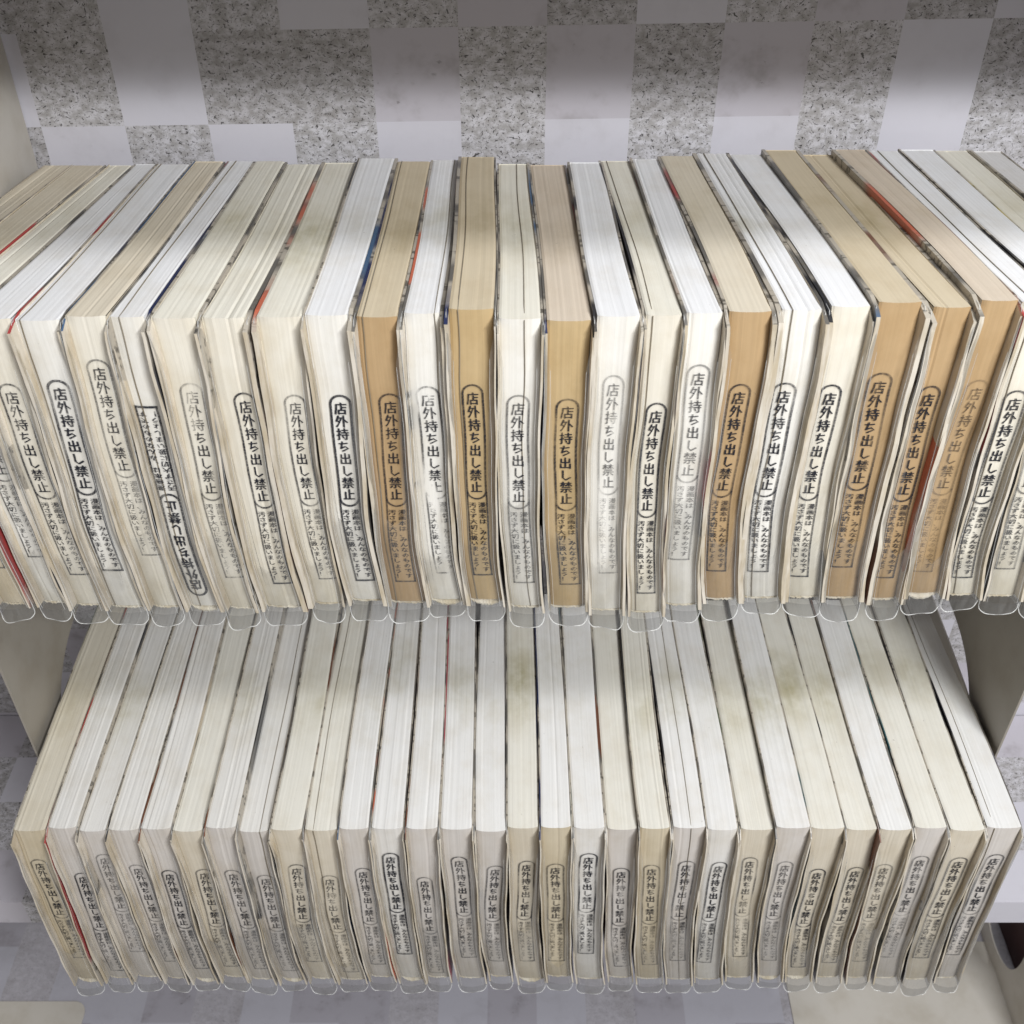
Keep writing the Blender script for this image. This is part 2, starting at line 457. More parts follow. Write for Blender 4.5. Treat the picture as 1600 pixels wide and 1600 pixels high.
bookend(0.372, 0.562, 0.620, ZB1, CZ - 0.105, (0.592, CZ - 0.33, 0.02, 0.06, 2.5), "steel bookend just past the right end of the upper row", 1, 0.04, 0.57, rc=0.004)
bookend(0.480, 0.448, 0.620, ZB3, CZ - 0.80, (0.575, CZ - 1.0, 0.040, 0.045, 2.3), "steel bookend on the lowest board with a broad white base plate, lower right", -1, 0.210, 0.430, rb=0.03, base_y1=0.590)
bookend(-0.560, 0.448, 0.620, ZB3, CZ - 0.80, (0.575, CZ - 0.95, 0.040, 0.09, 2.3), "steel bookend on the lowest board, its base corner at the lower left", 1, 0.148, 0.430, rb=0.012, base_y1=0.528)
fo = box("card_folder", 0.500, 0.506, 0.47, 0.615, ZB3 + 0.0005, ZB3 + 0.19, m_maroon, None, 0.001)
fo['label'] = "dark maroon folder standing behind the lower right bookend opening"; fo['category'] = "folder"

# ------------------------------------------------------------------ stamp template (a across, b down from the oval's top, metres)
def text_polys(body, size, line, offset, cx, top, squash):
    cu = bpy.data.curves.new('t', 'FONT')
    cu.body = "\n".join(body); cu.size = size; cu.align_x = 'CENTER'; cu.align_y = 'TOP'
    cu.space_line = line; cu.resolution_u = 1; cu.offset = offset; cu.fill_mode = 'FRONT'
    ob = bpy.data.objects.new('t', cu); C.objects.link(ob)
    dg = bpy.context.evaluated_depsgraph_get()
    me = ob.evaluated_get(dg).to_mesh()
    ys = [v.co.y for v in me.vertices]
    y1, y0 = max(ys), min(ys)
    vs = [(v.co.x * squash + cx, y1 - v.co.y + top) for v in me.vertices]
    fs = [tuple(p.vertices) for p in me.polygons]
    ob.evaluated_get(dg).to_mesh_clear()
    bpy.data.objects.remove(ob)
    return vs, fs, (y1 - y0)
SW, SL, OL = 0.0110, 0.1205, 0.0690         # stamp width, whole length, oval length
def stamp_template(bold):
    V, F = [], []
    def add(vs, fs):
        b = len(V); V.extend(vs); F.extend([tuple(i + b for i in f) for f in fs])
    lw = 0.00105 * (1.25 if bold else 1.0)
    r = SW / 2
    def stad(rr, k):                       # stadium outline, n points
        pts = []
        for i in range(13):
            a = math.pi - math.pi * i / 12
            pts.append((rr * math.cos(a), r - rr * math.sin(a)))
        for i in range(1, 16): pts.append((rr, r + (OL - 2 * r) * i / 16))
        for i in range(13):
            a = math.pi * i / 12
            pts.append((rr * math.cos(a), OL - r + rr * math.sin(a)))
        for i in range(1, 16): pts.append((-rr, OL - r - (OL - 2 * r) * i / 16))
        return pts
    o, i_ = stad(r, 0), stad(r - lw, 1)
    n = len(o)
    add(o + i_, [(k, (k + 1) % n, n + (k + 1) % n, n + k) for k in range(n)])
    lw2 = lw * 0.8
    for sx in (-1, 1):                     # sides of the box below
        m = 16; b0 = OL - r + 0.0008; pts = []
        for k in range(m + 1):
            b = lerp(b0, SL, k / m)
            pts += [(sx * r, b), (sx * (r - lw2), b)]
        add(pts, [(2 * k, 2 * k + 1, 2 * k + 3, 2 * k + 2) for k in range(m)])
    pts = []
    for k in range(7):
        a = lerp(-r, r, k / 6); pts += [(a, SL), (a, SL - lw)]
    add(pts, [(2 * k, 2 * k + 1, 2 * k + 3, 2 * k + 2) for k in range(6)])
    # words
    of = 0.00003; wgt = 0.00026 if bold else 0.00016
    vs, fs, h = text_polys("店外持ち出し禁止", 0.0078, 1.0, of, 0, 0, 0.80)
    k = (OL - 0.0095) / h
    for e, (ox, oy) in enumerate(((-1, -0.4), (1, 0.4), (0.3, -0.8))):
        add([(a + ox * wgt, 0.0046 + b * k + oy * wgt, e + 1) for a, b in vs], fs)
    for body, cx in (("漫画本は、みんなのものです", 0.0024), ("汚さず大切に扱いましょう！", -0.0026)):
        vs, fs, h = text_polys(body, 0.0044, 1.0, of, cx, 0, 0.92)
        k = (SL - OL - 0.0048) / h
        for e, (ox, oy) in enumerate(((-0.6, -0.3), (0.6, 0.3))):
            add([(a + ox * wgt, OL + 0.0018 + b * k + oy * wgt, e + 1) for a, b in vs], fs)
    return V, F
ST = {0: stamp_template(False), 1: stamp_template(True)}

# ------------------------------------------------------------------ books
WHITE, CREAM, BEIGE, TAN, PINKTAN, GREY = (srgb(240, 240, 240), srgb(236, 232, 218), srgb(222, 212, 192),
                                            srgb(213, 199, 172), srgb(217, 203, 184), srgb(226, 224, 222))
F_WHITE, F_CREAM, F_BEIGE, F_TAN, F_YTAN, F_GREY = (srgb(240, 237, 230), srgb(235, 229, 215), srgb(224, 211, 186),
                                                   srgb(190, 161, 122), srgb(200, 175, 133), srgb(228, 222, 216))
ACC = dict(red=srgb(176, 40, 34), navy=srgb(24, 38, 84), blue=srgb(52, 92, 130), teal=srgb(40, 92, 98), yellow=srgb(214, 190, 40),
           dark=srgb(38, 38, 42), brown=srgb(120, 70, 40), green=srgb(70, 84, 50), orange=srgb(206, 90, 40), beige=srgb(190, 176, 150),
           pink=srgb(180, 50, 70))

ACC = {k: tuple(c * 0.78 + 0.22 * (sum(v[:3]) / 3 + 0.04) for c in v[:3]) + (1,) for k, v in ACC.items()}

def make_book(spec, row):
    (ulf, urf, vt, ulb, urb, vb, ulk, urk, topc, forec, st, acc, grime, gapL, gapR) = spec
    r = random.Random(int(ulf * 7 + vt * 13) & 0xffff)
    YF, D, yref = row['YF'] + r.uniform(-0.0012, 0.0012), row['D'] + r.uniform(-0.003, 0.002), row['yref']
    zt = z_seen(YF, vt); zb = z_seen(YF, vb)
    H = zt - zb
    xl0, xr0 = x_seen(ulf, YF, zt), x_seen(urf, YF, zt)
    xlb, xrb = x_seen(ulb, YF, zb), x_seen(urb, YF, zb)
    yk = yref
    xlk, xrk = x_seen(ulk, yk, zt), x_seen(urk, yk, zt)
    e = D / (yk - YF)                       # carry the measured back on to the true back
    xlk, xrk = lerp(xl0, xlk, e), lerp(xr0, xrk, e)
    bow = row['bow'] * r.uniform(0.7, 1.3)
    sk1, sk2 = r.uniform(-0.0008, 0.0008), r.uniform(0.3, 0.7)
    cav = r.uniform(-0.0006, 0.0012)
    ph = r.uniform(0, 6)
    def edge(side, s, t):                   # x of a block side
        a = (xl0, xlb, xlk) if side == 0 else (xr0, xrb, xrk)
        x = lerp(a[0], a[1], s); b = a[2] + (a[1] - a[0]) * 0.45 * s
        x = lerp(x, b, t)
        ss = max(0.0, min(1.0, s))
        x -= bow * math.sin(math.pi * ss ** 1.6) * (1 - 0.6 * max(0, min(1, t)))
        x += sk1 * math.sin(math.pi * max(0, min(1, t)) * (1 + sk2)) * 1.2
        x += 0.00045 * math.sin(ph + ss * 8 + side * 0.8) + 0.0002 * math.sin(2 * ph + ss * 21)
        return x
    def fy(s, w):                           # depth of the fore edge
        return YF + cav * math.sin(math.pi * max(0, min(1, s))) + 0.0013 * (abs(2 * w - 1) ** 3)
    loc = Vector(((xl0 + xr0) / 2, YF + D / 2, zb))
    t = empty("book", spec_label(row, spec), "book", row['group'], loc=loc)
    nw, ns, ntp = 16, 26, 20
    oa = r.choice([0.00003, 0.00005, 0.00009])
    offs = [r.gauss(0, oa) for _ in range(nw + 1)]
    offs[0] = -0.0004; offs[-1] = -0.0004
    if r.random() < 0.2: offs[r.randrange(3, nw - 2)] -= 0.0004
    V, UV, Fc, T, G = [], [], [], [], []
    W = abs(xr0 - xl0)
    def grid(f, nu, nv, tint, gf=None):
        b = len(V)
        for j in range(nv + 1):
            for i in range(nu + 1):
                p, q = f(i / nu, j / nv, i)
                V.append(Vector(p) - loc); UV.append(q)
                G.append(gf(i / nu, j / nv) if gf else 0.0)
        for j in range(nv):
            for i in range(nu):
                k = b + j * (nu + 1) + i
                Fc.append((k, k + 1, k + nu + 2, k + nu + 1)); T.append(tint)
    def P(w, s, tt, oz=0, oy=0):
        return (lerp(edge(0, s, tt), edge(1, s, tt), w), (fy(s, w) if tt == 0 else lerp(YF, YF + D, tt)) - oy, lerp(zt, zb, s) + oz)
    def ftop(w, v, i):
        y_ = lerp(fy(0, w), YF + D, v)
        x = lerp(edge(0, 0, v), edge(1, 0, v), w)
        return (x, y_ - offs[i] * (1 - v), zt + offs[i] + 0.0004 * math.sin(3 * v + ph)), (w * W, v * D + 0.3)
    gx, gy = r.uniform(0.2, 0.8), r.uniform(0.42, 0.6) if row['id'] == 0 else r.uniform(0.45, 0.68)
    def gtop(w, v):
        return grime * math.exp(-((v - gy) / 0.15) ** 2) * (0.5 + 0.5 * math.exp(-((w - gx) / 0.5) ** 2))
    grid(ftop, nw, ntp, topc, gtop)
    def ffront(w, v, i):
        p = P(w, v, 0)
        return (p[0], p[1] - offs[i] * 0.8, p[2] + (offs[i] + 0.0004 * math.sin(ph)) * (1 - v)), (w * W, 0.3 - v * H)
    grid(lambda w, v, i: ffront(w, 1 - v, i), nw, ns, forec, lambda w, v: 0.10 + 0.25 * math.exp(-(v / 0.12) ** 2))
    for side in (0, 1):
        def fs_(w, v, i, side=side):
            s = 1 - v
            tt = w if side == 1 else 1 - w
            return (edge(side, s, tt), lerp(fy(s, 1), YF + D, tt), lerp(zt - 0.0005, zb, s)), (0.5 * w, v)
        grid(fs_, 8, 12, topc)
    grid(lambda w, v, i: (P(w, 1, 1 - v)[0], lerp(YF + D, fy(1, w), v), zb), (w * W, v * D)) if False else \
        grid(lambda w, v, i: ((lerp(edge(0, 1, 1 - v), edge(1, 1, 1 - v), w), lerp(YF + D, fy(1, w), v), zb), (w * W, v * D)), 4, 4, forec)
    grid(lambda w, v, i: ((lerp(edge(1, 1 - v, 1), edge(0, 1 - v, 1), w), YF + D, lerp(zb, zt, v)), (w * W, v)), 4, 6, topc)
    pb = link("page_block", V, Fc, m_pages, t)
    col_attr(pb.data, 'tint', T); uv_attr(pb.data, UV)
    ga = pb.data.attributes.new('grime', 'FLOAT', 'POINT'); ga.data.foreach_set('value', G)

    # covers: one board on each side, standing a few mm proud of the fore edge
    for side, gap in ((0, gapL), (1, gapR)):
        c = max(0.0005, min(0.0022, gap * 0.44))
        sg = -1 if side == 0 else 1
        pr = row['proud'] * r.uniform(0.8, 1.25)
        f1, f2, f3 = r.uniform(0, 6), r.uniform(0, 6), r.uniform(0.0002, 0.0006)
        top_d = r.uniform(-0.0006, 0.0004)
        accs = acc[side]
        ny, nz = 16, 22
        v2, f, fm = [], [], []
        for layer in (0, 1):
            for j in range(nz + 1):
                s = j / nz
                for i in range(ny + 1):
                    q = i / ny
                    yy = lerp(YF - pr - f3 * math.sin(f1 + s * 11) - 0.0003 * math.sin(f2 + s * 31), YF + D + 0.001, q ** 1.3)
                    tt = (yy - YF) / D
                    x = edge(side, s, tt) + sg * (0.00012 + layer * c * (1 + 0.25 * s))
                    if tt < 0:              # lip bends a little outwards near the foot
                        x += sg * min(gap * 0.12, 0.0005) * math.sin(s * 3 + f1)
                    zz = lerp(zt + top_d, zb - 0.0004, s)
                    if tt < 0.02 and s == 0: zz -= 0.0045 * min(1, (0.02 - tt) / 0.04)
                    v2.append(Vector((x, yy, zz)) - loc)
        n1 = (ny + 1) * (nz + 1)
        for j in range(nz):
            for i in range(ny):
                k = j * (ny + 1) + i
                a_ = (k, k + 1, k + ny + 2, k + ny + 1)
                f.append(a_ if sg < 0 else a_[::-1]); fm.append(0)
                b_ = tuple(n1 + q for q in a_[::-1]); f.append(b_ if sg < 0 else b_[::-1]); fm.append(1)
        for i in range(ny):
            f.append((i, n1 + i, n1 + i + 1, i + 1)); fm.append(1)
            k = nz * (ny + 1) + i
            f.append((k, k + 1, n1 + k + 1, n1 + k)); fm.append(0)
        for j in range(nz):
            k = j * (ny + 1); f.append((k, k + ny + 1, n1 + k + ny + 1, n1 + k)); fm.append(0)
        co = link("cover", v2, f, [m_flap, m_print], t, fm, smooth=False)
        col_attr(co.data, 'tint', [ACC[accs]] * len(f))

    # worn paper lip under the fore edge
    n = 22; v3 = []
    big = r.random() < 0.25
    for k in range(n + 1):
        w = k / n
        x = lerp(edge(0, 1, 0), edge(1, 1, 0), w)
        j1 = r.uniform(0.0, 0.0005) + (0.0014 * math.sin(math.pi * w) if big else 0)
        v3 += [Vector((x, fy(1, w) - 0.0002 - j1 * 0.7, zb - 0.0005 - j1)) - loc, Vector((x, fy(1, w) + 0.010, zb - 0.0001)) - loc,
               Vector((x, fy(1, w) + 0.010, zb - 0.0008)) - loc, Vector((x, fy(1, w) - j1 * 0.6, zb - 0.0011 - j1 * 1.5)) - loc]
    f = []
    for k in range(n):
        a = 4 * k
        f += [(a, a + 4, a + 5, a + 1), (a + 3, a, a + 4, a + 7)[::-1], (a + 2, a + 6, a + 7, a + 3)]
    link("worn_lip", v3, f, m_lip, t)

    # stamp
    sv, strength, bold, dx, patch, flip = st
    if strength > 0:
        b0 = (zt - z_seen(YF, sv)); Vt, Ft = ST[bold]
        sc = min(1.0, (W * 0.90) / SW)
        sl = H / 0.1765
        out_ = []; rot = r.gauss(0, 0.014); sqw = r.uniform(0.93, 1.04); sql = r.uniform(-0.02, 0.015)
        for pt in Vt:
            a, b = pt[:2]; lift = 0.00003 * (pt[2] if len(pt) > 2 else 0)
            if flip: a, b = -a, SL - b
            a, b = a * sqw - (b - SL / 2) * rot, b * (1 + sql)
            bb = b0 + b * sl
            s = bb / H
            wd = edge(1, s, 0) - edge(0, s, 0)
            x = (edge(0, s, 0) + edge(1, s, 0)) / 2 + dx * 0.00028 + a * sc * min(1, wd * 0.92 / (SW * sc))
            w = (x - edge(0, s, 0)) / wd
            out_.append(Vector((x, fy(s, w) - 0.0006 - lift, zt - bb)) - loc)
        so = link("stamp", out_, Ft, m_ink, t)
        so.color = (min(1.0, strength * (1.22 if row['id'] == 0 else 1.05)), min(1, patch + 0.15), 0, 1)

    # clear sleeve: sides, open front with rounded foot, loose rim
    wl, wr = min(0.0013, max(0.0006, gapL * 0.47)), min(0.0013, max(0.0006, gapR * 0.47))
    pf = row['proud'] + r.uniform(0.0008, 0.0024)
    drop = row['drop'] * r.uniform(0.75, 1.15)
    tilt = r.uniform(-0.0020, 0.0020); ck = r.uniform(0.0001, 0.0006)
    rad = 0.0042
    path = []                                # (w, dy, kind)
    cols = [(-1, 0.050), (-1, 0.020), (-1, 0.0), (-1, -pf + 0.0025), (-0.75, -pf + 0.0006), (-0.45, -pf), (0, -pf - 0.0004), (0.45, -pf), (0.75, -pf + 0.0006), (1, -pf + 0.0025), (1, 0.0), (1, 0.020), (1, 0.050)]
    fx1, fx2 = r.uniform(0, 6), r.uniform(0, 6)
    def spt(a, dy, s, below=0.0):
        sq = min(s, 1.0)
        tt = dy / D
        xl = edge(0, sq, max(tt, 0)) - wl; xr = edge(1, sq, max(tt, 0)) + wr
        xm, hw = (xl + xr) / 2, (xr - xl) / 2
        x = xm + hw * a
        y = YF + dy + (0.0009 * math.sin(fx1 + s * 9 + a) * (1 if abs(a) < 0.99 else 0.2))
        z = lerp(zt, zb, sq) - below
        return Vector((x, y, z)) - loc
    nz = 16; v4 = []; f = []
    op = r.uniform(0.55, 0.85) * H
    top_b = [0.001, 0.001, 0.0015, 0.0060, 0.020, op, op * 1.04, op, 0.020, 0.0060, 0.0015, 0.001, 0.001]
    def foot(a, dy):
        e = 0.0
        aa = abs(a)
        hw = W * 0.45
        if dy < 0.001:
            dx_ = (aa - (1 - rad / hw)) * hw
            if dx_ > 0: e = rad - math.sqrt(max(0, rad * rad - dx_ * dx_))
        return drop - e + tilt * a + ck * math.sin(4.3 * a + fx1)
    for j in range(nz + 1):
        for i, (a, dy) in enumerate(cols):
            s0 = top_b[i] / H
            if j <= nz - 4: v4.append(spt(a, dy, lerp(s0, 1.0, j / (nz - 4))))
            else:
                q = (j - (nz - 4)) / 4
                v4.append(spt(a, dy, 1.0, foot(a, dy) * q if dy < 0.001 else (drop * 0.8) * q))
    nc = len(cols)
    for j in range(nz):
        for i in range(nc - 1):
            k = j * nc + i
            f.append((k, k + nc, k + nc + 1, k + 1))
    sl_o = link("clear_sleeve", v4, f, [m_film, m_foot], t, [0 if k // (nc - 1) < nz - 4 else 1 for k in range(len(f))], smooth=True)
    # rims (a bead of welded film)
    def tube(pts, rr):
        vs, fs = [], []
        m = 5
        for k, p in enumerate(pts):
            d = (pts[min(k + 1, len(pts) - 1)] - pts[max(k - 1, 0)]).normalized()
            n1 = d.cross(Vector((0, 1, 0)))
            if n1.length < 0.1: n1 = d.cross(Vector((1, 0, 0)))
            n1.normalize(); n2 = d.cross(n1)
            for q in range(m):
                an = 2 * math.pi * q / m
                vs.append(p + (n1 * math.cos(an) + n2 * math.sin(an)) * rr)
        for k in range(len(pts) - 1):
            for q in range(m):
                fs.append((k * m + q, k * m + (q + 1) % m, (k + 1) * m + (q + 1) % m, (k + 1) * m + q))
        return vs, fs
    VV, FF = [], []
    def addt(pts, rr):
        vs, fs = tube(pts, rr); b = len(VV); VV.extend(vs); FF.extend([tuple(i + b for i in q) for q in fs])
    pts = []
    for k in range(25):
        a = -1 + 2 * k / 24
        a = math.copysign(abs(a) ** 0.6, a)
        dy = -pf + 0.0025 * max(0, (abs(a) - 0.6) / 0.4) ** 2
        pts.append(spt(a, dy, 1.0, foot(a, dy)))
    first, last = spt(-1, -pf + 0.0025, 0.985), spt(1, -pf + 0.0025, 0.985)
    addt([first] + pts + [last], row['rim'])
    for a in (-1, 1):
        q = [spt(a, 0.014, 0.004), spt(a, 0.0, 0.0015 / H)] + [spt(a, -pf + 0.0025, lerp(0.0065 / H, 1.0, k / 14)) for k in range(15)]
        addt(q, row['rim'] * 0.6)
    for a in (-0.75, 0.75):
        addt([spt(a, -pf + 0.0006 - 0.0001, lerp(0.022 / H, 1.0, k / 14)) for k in range(15)], row['rim'] * 0.35)
    link("sleeve_rim", VV, FF, m_rim, sl_o)
    wl_ = row['leaf'].get(row['n'] - 1)
    if wl_:
        vs, fs, hwid, up = [], [], 0.00016, 0.0006
        line = [(lerp(edge(0, 0, v), edge(1, 0, v), wl_), lerp(YF, YF + D, v), zt + 0.0004 * math.sin(3 * v + ph) + 0.0004) for v in [1 - k / 14 for k in range(14)]]
        line += [(lerp(edge(0, q, 0), edge(1, q, 0), wl_), fy(q, wl_) - up, lerp(zt, zb, q)) for q in [k / 20 for k in range(21)]]
        for k, (x, y, z) in enumerate(line):
            dy, dz = (0, -0.0007) if k < 14 else (0.0007, 0)
            x += 0.0002 * math.sin(k * 0.7 + ph)
            for (sx, q) in ((-1, 0), (1, 0), (1, 1), (-1, 1)):
                vs.append(Vector((x + sx * hwid, y + dy * q, z + dz * q)) - loc)
        for k in range(len(line) - 1):
            a_ = 4 * k
            for q in range(4):
                fs.append((a_ + q, a_ + (q + 1) % 4, a_ + 4 + (q + 1) % 4, a_ + 4 + q))
        link("inserted_sheet", vs, fs, m_leaf, t)
    return t

ORD = ["first", "second", "third", "fourth", "fifth", "sixth", "seventh", "eighth", "ninth", "tenth", "eleventh", "twelfth", "thirteenth",
       "fourteenth", "fifteenth", "sixteenth", "seventeenth", "eighteenth", "nineteenth", "twentieth"]
def spec_label(row, spec):
    i = row['n']; row['n'] += 1
    n = row['count']
    if i in row['special']: return row['special'][i]
    topc = spec[8]
    topc = {v: k for k, v in L2.items()}.get(topc, topc) if row['id'] else topc
    tone = ("tan-paged" if topc in (TAN, PINKTAN) else "beige-paged" if topc == BEIGE else "cream-paged" if topc == CREAM else "grey-white" if topc == GREY else "white-paged")
    s = spec[10][1]
    inkd = "black" if s > 0.85 else "dark" if s > 0.68 else "grey" if s > 0.5 else "faded"
    pos = (ORD[i] + " from the left") if i < n / 2 else (ORD[n - 1 - i] + " from the right")
    return f"{tone} sleeved comic with {inkd} edge stamp, {pos} in the {row['id_name']} row"

row1 = dict(id=0, id_name="upper", YF=0.4338, D=0.170, yref=0.604, bow=0.0026, proud=0.0042, drop=0.0105, rim=0.00027,
            group="sleeved comic books in the upper row", n=0, special={}, leaf={4: .12, 6: .3, 11: .14, 12: .86, 13: .2, 14: .62, 20: .24, 25: .3, 17: .2})
row2 = dict(id=1, id_name="lower", YF=0.3892, D=0.197, yref=0.5692, bow=0.0022, proud=0.0042, drop=0.0095, rim=0.00022,
            group="sleeved comic books in the lower row", n=0, special={}, leaf={7: .72, 9: .27, 20: .55, 29: .2})

# upper row: fore-edge top (left, right, row), foot (left, right, row), stamp (row, strength, bold, shift, patchiness, flipped), tones, covers
U = [
 (-262, -198, 503, -62, -14, 941, BEIGE, F_BEIGE, (600, .5, 0, 0, .4, 0), ('beige', 'beige'), .5),
 (-192, -130, 502, 3, 51, 941, BEIGE, F_BEIGE, (598, .55, 0, 0, .3, 0), ('beige', 'red'), .3),
 (-125, -62, 501, 68, 111, 939, CREAM, F_WHITE, (573, .65, 0, 2, .3, 0), ('red', 'dark'), .2),
 (-54, 12, 500, 118, 167, 943, WHITE, F_CREAM, (598, .72, 0, 0, .5, 0), ('beige', 'yellow'), .1),
 (23, 91, 500, 174, 229, 946, WHITE, F_WHITE, (592, .85, 1, 0, .35, 0), ('red', 'navy'), .0),
 (98, 162, 496, 240, 287, 946, BEIGE, F_CREAM, (560, .50, 0, 4, .3, 0), ('blue', 'dark'), .2),
 (169, 224, 495, 300, 348, 946, WHITE, F_WHITE, (634, .95, 1, -6, .15, 1), ('pink', 'navy'), .0),
 (236, 304, 497, 358, 402, 948, CREAM, F_CREAM, (597, .50, 0, 4, .6, 0), ('blue', 'dark'), .5),
 (314, 381, 497, 418, 476, 946, CREAM, F_CREAM, (612, .85, 0, 10, .2, 0), ('dark', 'brown'), .3),
 (398, 469, 497, 493, 537, 941, CREAM, F_CREAM, (615, .62, 0, 8, .3, 0), ('orange', 'dark'), .9),
 (477, 543, 492, 551, 601, 936, WHITE, F_WHITE, (617, 1.0, 1, 4, .1, 0), ('dark', 'blue'), .25),
 (557, 621, 495, 613, 668, 939, TAN, F_TAN, (615, .66, 0, 4, .2, 0), ('navy', 'dark'), .35),
 (631, 687, 490, 675, 726, 936, WHITE, F_WHITE, (602, .60, 0, 6, .9, 0), ('orange', 'red'), .55),
 (701, 772, 484, 736, 787, 936, TAN, F_YTAN, (600, .80, 0, 0, .1, 0), ('navy', 'dark'), .3),
 (778, 845, 500, 800, 849, 946, CREAM, F_WHITE, (615, .55, 0, 0, .2, 0), ('dark', 'blue'), .5),
 (853, 922, 503, 861, 915, 946, PINKTAN, F_YTAN, (622, .72, 0, 4, .3, 0), ('navy', 'red'), .2),
 (932, 999, 496, 923, 972, 951, WHITE, F_WHITE, (585, .32, 0, 2, .5, 0), ('dark', 'brown'), .1),
 (1008, 1064, 494, 984, 1033, 954, CREAM, F_CREAM, (629, .80, 0, 2, .1, 0), ('dark', 'red'), .35),
 (1074, 1131, 490, 1041, 1089, 943, WHITE, F_WHITE, (568, .42, 0, -2, .3, 0), ('red', 'brown'), .1),
 (1143, 1208, 487, 1099, 1148, 934, BEIGE, F_TAN, (598, .78, 0, -4, .3, 0), ('red', 'dark'), .3),
 (1226, 1287, 484, 1161, 1215, 932, WHITE, F_WHITE, (597, .78, 0, -8, .2, 0), ('dark', 'dark'), .6),
 (1301, 1360, 480, 1225, 1279, 931, WHITE, F_CREAM, (600, .92, 0, -8, .1, 0), ('dark', 'teal'), .1),
 (1375, 1443, 474, 1286, 1340, 932, TAN, F_TAN, (581, .74, 0, -4, .4, 0), ('blue', 'brown'), .25),
 (1460, 1519, 482, 1357, 1401, 934, TAN, F_TAN, (602, .78, 0, -2, .2, 0), ('brown', 'beige'), .5),
 (1535, 1591, 471, 1411, 1465, 926, PINKTAN, F_TAN, (593, .30, 0, 0, .3, 0), ('orange', 'brown'), .1),
 (1600, 1658, 473, 1476, 1524, 927, WHITE, F_CREAM, (608, .92, 0, 2, .1, 0), ('red', 'dark'), .1),
 (1667, 1724, 472, 1533, 1588, 929, WHITE, F_CREAM, (590, .70, 0, 0, .3, 0), ('dark', 'yellow'), .1),
 (1733, 1795, 476, 1597, 1650, 930, CREAM, F_BEIGE, (600, .60, 0, 0, .3, 0), ('teal', 'dark'), .3),
 (1805, 1862, 474, 1660, 1708, 930, GREY, F_CREAM, (600, .60, 0, 0, .3, 0), ('dark', 'brown'), .3),
]
UB = [66, 115, 169, 209, 251, 305, 353, 400, 449, 506, 562, 621, 677, 722, 778, 827, 884, 937, 984, 1033, 1089, 1139, 1193, 1246, 1301, 1350, 1401, 1457, 1514, 1562]
# UB holds the gap centres at the back of the tops; the first book starts at 66
Bt = [17, 72, 120, 166, 218, 268, 318, 370, 421, 473, 527, 578, 632, 686, 740, 792, 843, 895, 948, 999, 1050, 1104, 1155.5, 1211, 1267.5, 1323, 1375.6, 1429.5, 1484, 1541, 1600]
Bk = [145, 194, 236, 277, 317, 358, 402, 444, 488, 532, 575.6, 618, 660, 702, 746, 791, 835, 876, 923, 965, 1006, 1050, 1094, 1139, 1185, 1230, 1273, 1320, 1365, 1414, 1459]
Bb = [(122, 162), (172, 209), (216, 253), (263, 297), (305, 341), (351, 388), (395, 432), (442, 479), (486, 523), (532, 573), (581, 619), (628, 665), (670, 705), (719, 759), (766, 800),
      (810, 849), (856, 894), (903, 943), (953, 987), (996, 1034), (1040, 1078), (1087, 1127), (1133, 1173), (1183, 1219), (1225, 1262), (1274, 1310), (1321, 1353), (1364, 1401), (1408, 1448), (1459, 1495)]
Bs = [1341, 1363, 1334, 1351, 1359, 1357, 1358, 1367, 1349, 1367, 1356, 1332, 1369, 1338, 1353, 1345, 1348, 1333, 1356, 1350, 1344, 1346, 1338, 1346, 1357, 1353, 1350, 1337, 1338, 1333]
Bq = [.72, .92, .5, .62, .88, .72, .6, .62, .7, .5, .62, 1, .66, .78, .6, .75, .6, .92, .7, .55, .7, .9, .62, .55, .85, .72, .5, .6, .72, .85]
BT = [BEIGE, GREY, GREY, GREY, GREY, CREAM, GREY, GREY, CREAM, CREAM, WHITE, WHITE, WHITE, WHITE, WHITE, CREAM, WHITE, WHITE, CREAM, CREAM, WHITE, WHITE, CREAM, WHITE, CREAM, CREAM, WHITE, CREAM, CREAM, WHITE]
BF = [F_BEIGE, F_GREY, F_GREY, F_GREY, F_GREY, F_CREAM, F_GREY, F_GREY, F_CREAM, F_CREAM, F_GREY, F_WHITE, F_GREY, F_GREY, F_GREY, F_CREAM, F_BEIGE, F_WHITE, F_GREY, F_BEIGE, F_GREY, F_WHITE, F_CREAM, F_GREY,
      F_CREAM, F_CREAM, F_CREAM, F_GREY, F_CREAM, F_GREY]
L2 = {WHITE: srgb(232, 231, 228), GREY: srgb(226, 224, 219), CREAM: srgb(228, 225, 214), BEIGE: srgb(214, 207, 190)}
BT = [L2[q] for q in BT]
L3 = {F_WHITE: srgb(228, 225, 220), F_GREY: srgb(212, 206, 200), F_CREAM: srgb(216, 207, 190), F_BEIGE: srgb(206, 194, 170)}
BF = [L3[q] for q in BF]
BA = ['green', 'red', 'dark', 'dark', 'brown', 'beige', 'brown', 'dark', 'brown', 'brown', 'blue', 'orange', 'brown', 'pink', 'dark', 'dark', 'navy', 'teal', 'brown', 'dark', 'dark', 'dark', 'green', 'dark', 'teal', 'dark', 'brown', 'teal', 'dark', 'dark', 'navy']
BG = [.3, .3, .6, .3, .1, .1, .5, .2, .5, .3, .3, .5, .2, .5, .2, 1.0, .4, .2, .1, .5, .6, .3, .5, .8, .9, .6, .3, .4, .5, .2]

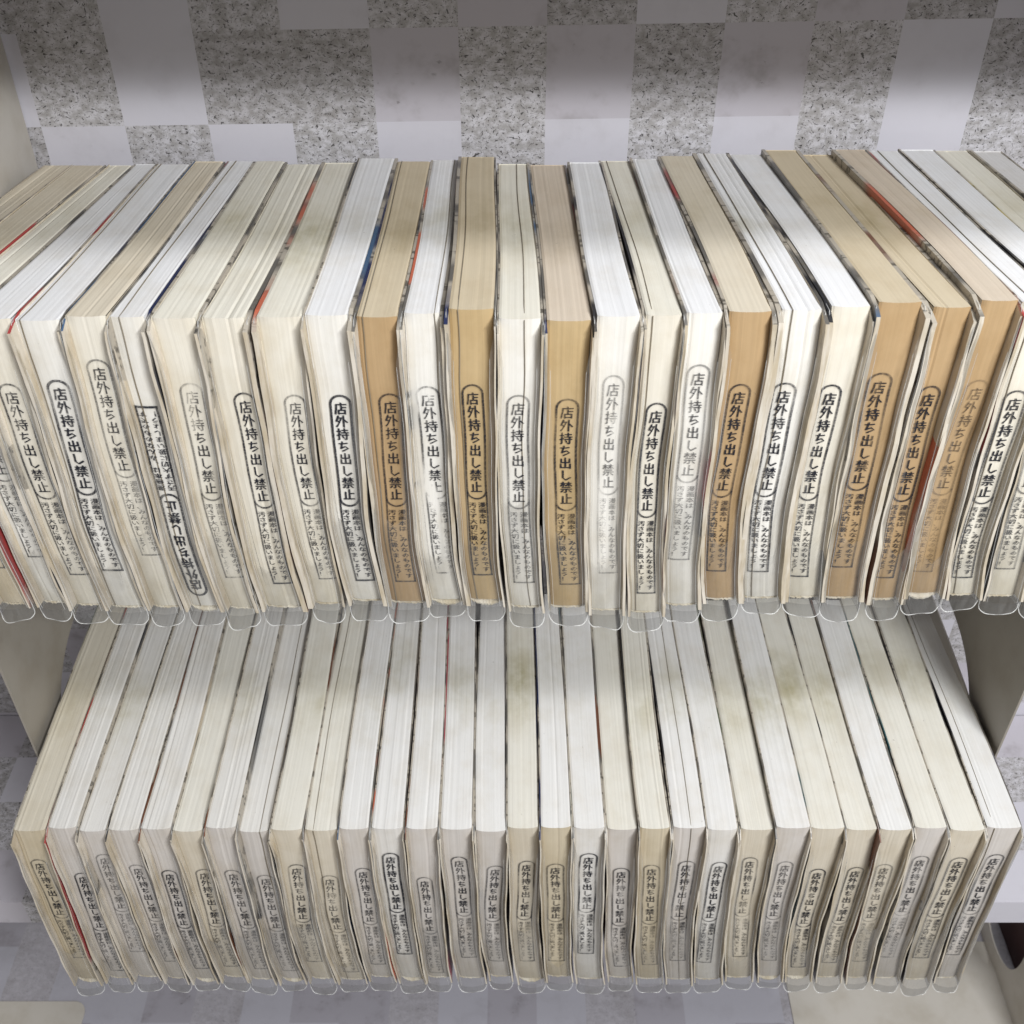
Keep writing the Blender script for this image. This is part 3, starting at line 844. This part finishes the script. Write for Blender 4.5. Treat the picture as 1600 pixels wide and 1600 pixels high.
row1['special'] = {
 4: "white-paged comic with a red cover corner at its upper left, upper row",
 5: "beige-topped comic whose pale stamp sits highest, blue cover edge, upper row",
 6: "white comic whose black stamp is printed upside down, upper row",
 10: "white comic with the boldest black stamp, left of the brown tan-edged comic",
 11: "darkest tan comic in the left half of the upper row",
 12: "white comic with a half-missing oval stamp, between two tan ones",
 13: "yellowish tan comic standing slightly taller, just left of the picture's centre",
 15: "pinkish tan comic right of centre with navy cover at its foot",
 16: "white comic with a very pale stamp, right of the pinkish tan comic",
 17: "cream comic in the middle of the upper row whose stamp sits lowest",
 24: "tan comic with an almost faded stamp and orange cover at its foot",
}
row2['special'] = {
 0: "beige comic at the left end of the lower row, beside the bookend",
 11: "white comic in the lower row with a smeared heavy black stamp",
 17: "lower-row comic with a wide crisp stamp on a bright white fore-edge",
 15: "lower-row comic with a greenish thumb stain on top and cream foot patch",
 29: "white comic at the right end of the lower row, under the bookend's shadow",
}
def gapm(px, y, z): return px / FPX * depth_at(y, z)

row1['count'] = len(U); row2['count'] = 30
zt1, zt2 = z_seen(0.4338, 490), z_seen(0.3892, 1297)
row2['first'] = True
for i, (a, b, vt, c, d, vb, tc_, fc_, st, acc, gr_) in enumerate(U):
    gl = (a - U[i - 1][1]) if i else 8
    gr = (U[i + 1][0] - b) if i + 1 < len(U) else 8
    kl, kr = UB[i] + 2.5, UB[i + 1] - 2.5
    spec = (a, b, vt, c, d, vb, kl, kr, tc_, fc_, st, acc, gr_, gapm(gl, 0.434, zt1), gapm(gr, 0.434, zt1))
    make_book(spec, row1)
jr = random.Random(5)
for i in range(30):
    h = 2.3
    a, b = Bt[i] + h, Bt[i + 1] - h
    kl, kr = Bk[i] + 2.0, Bk[i + 1] - 2.0
    c, d = Bb[i]
    st = (Bs[i], Bq[i], 1 if i in (11,) else 0, jr.uniform(-3, 3) + (2 if i < 10 else 0), jr.uniform(0.1, 0.5), 0)
    spec = (a, b, 1297 + jr.uniform(-3, 3), c, d, 1526 + jr.uniform(-2, 3), kl, kr, BT[i], BF[i], st, (BA[i], BA[i + 1]), BG[i], gapm(4.6, 0.389, zt2), gapm(4.6, 0.389, zt2))
    make_book(spec, row2)
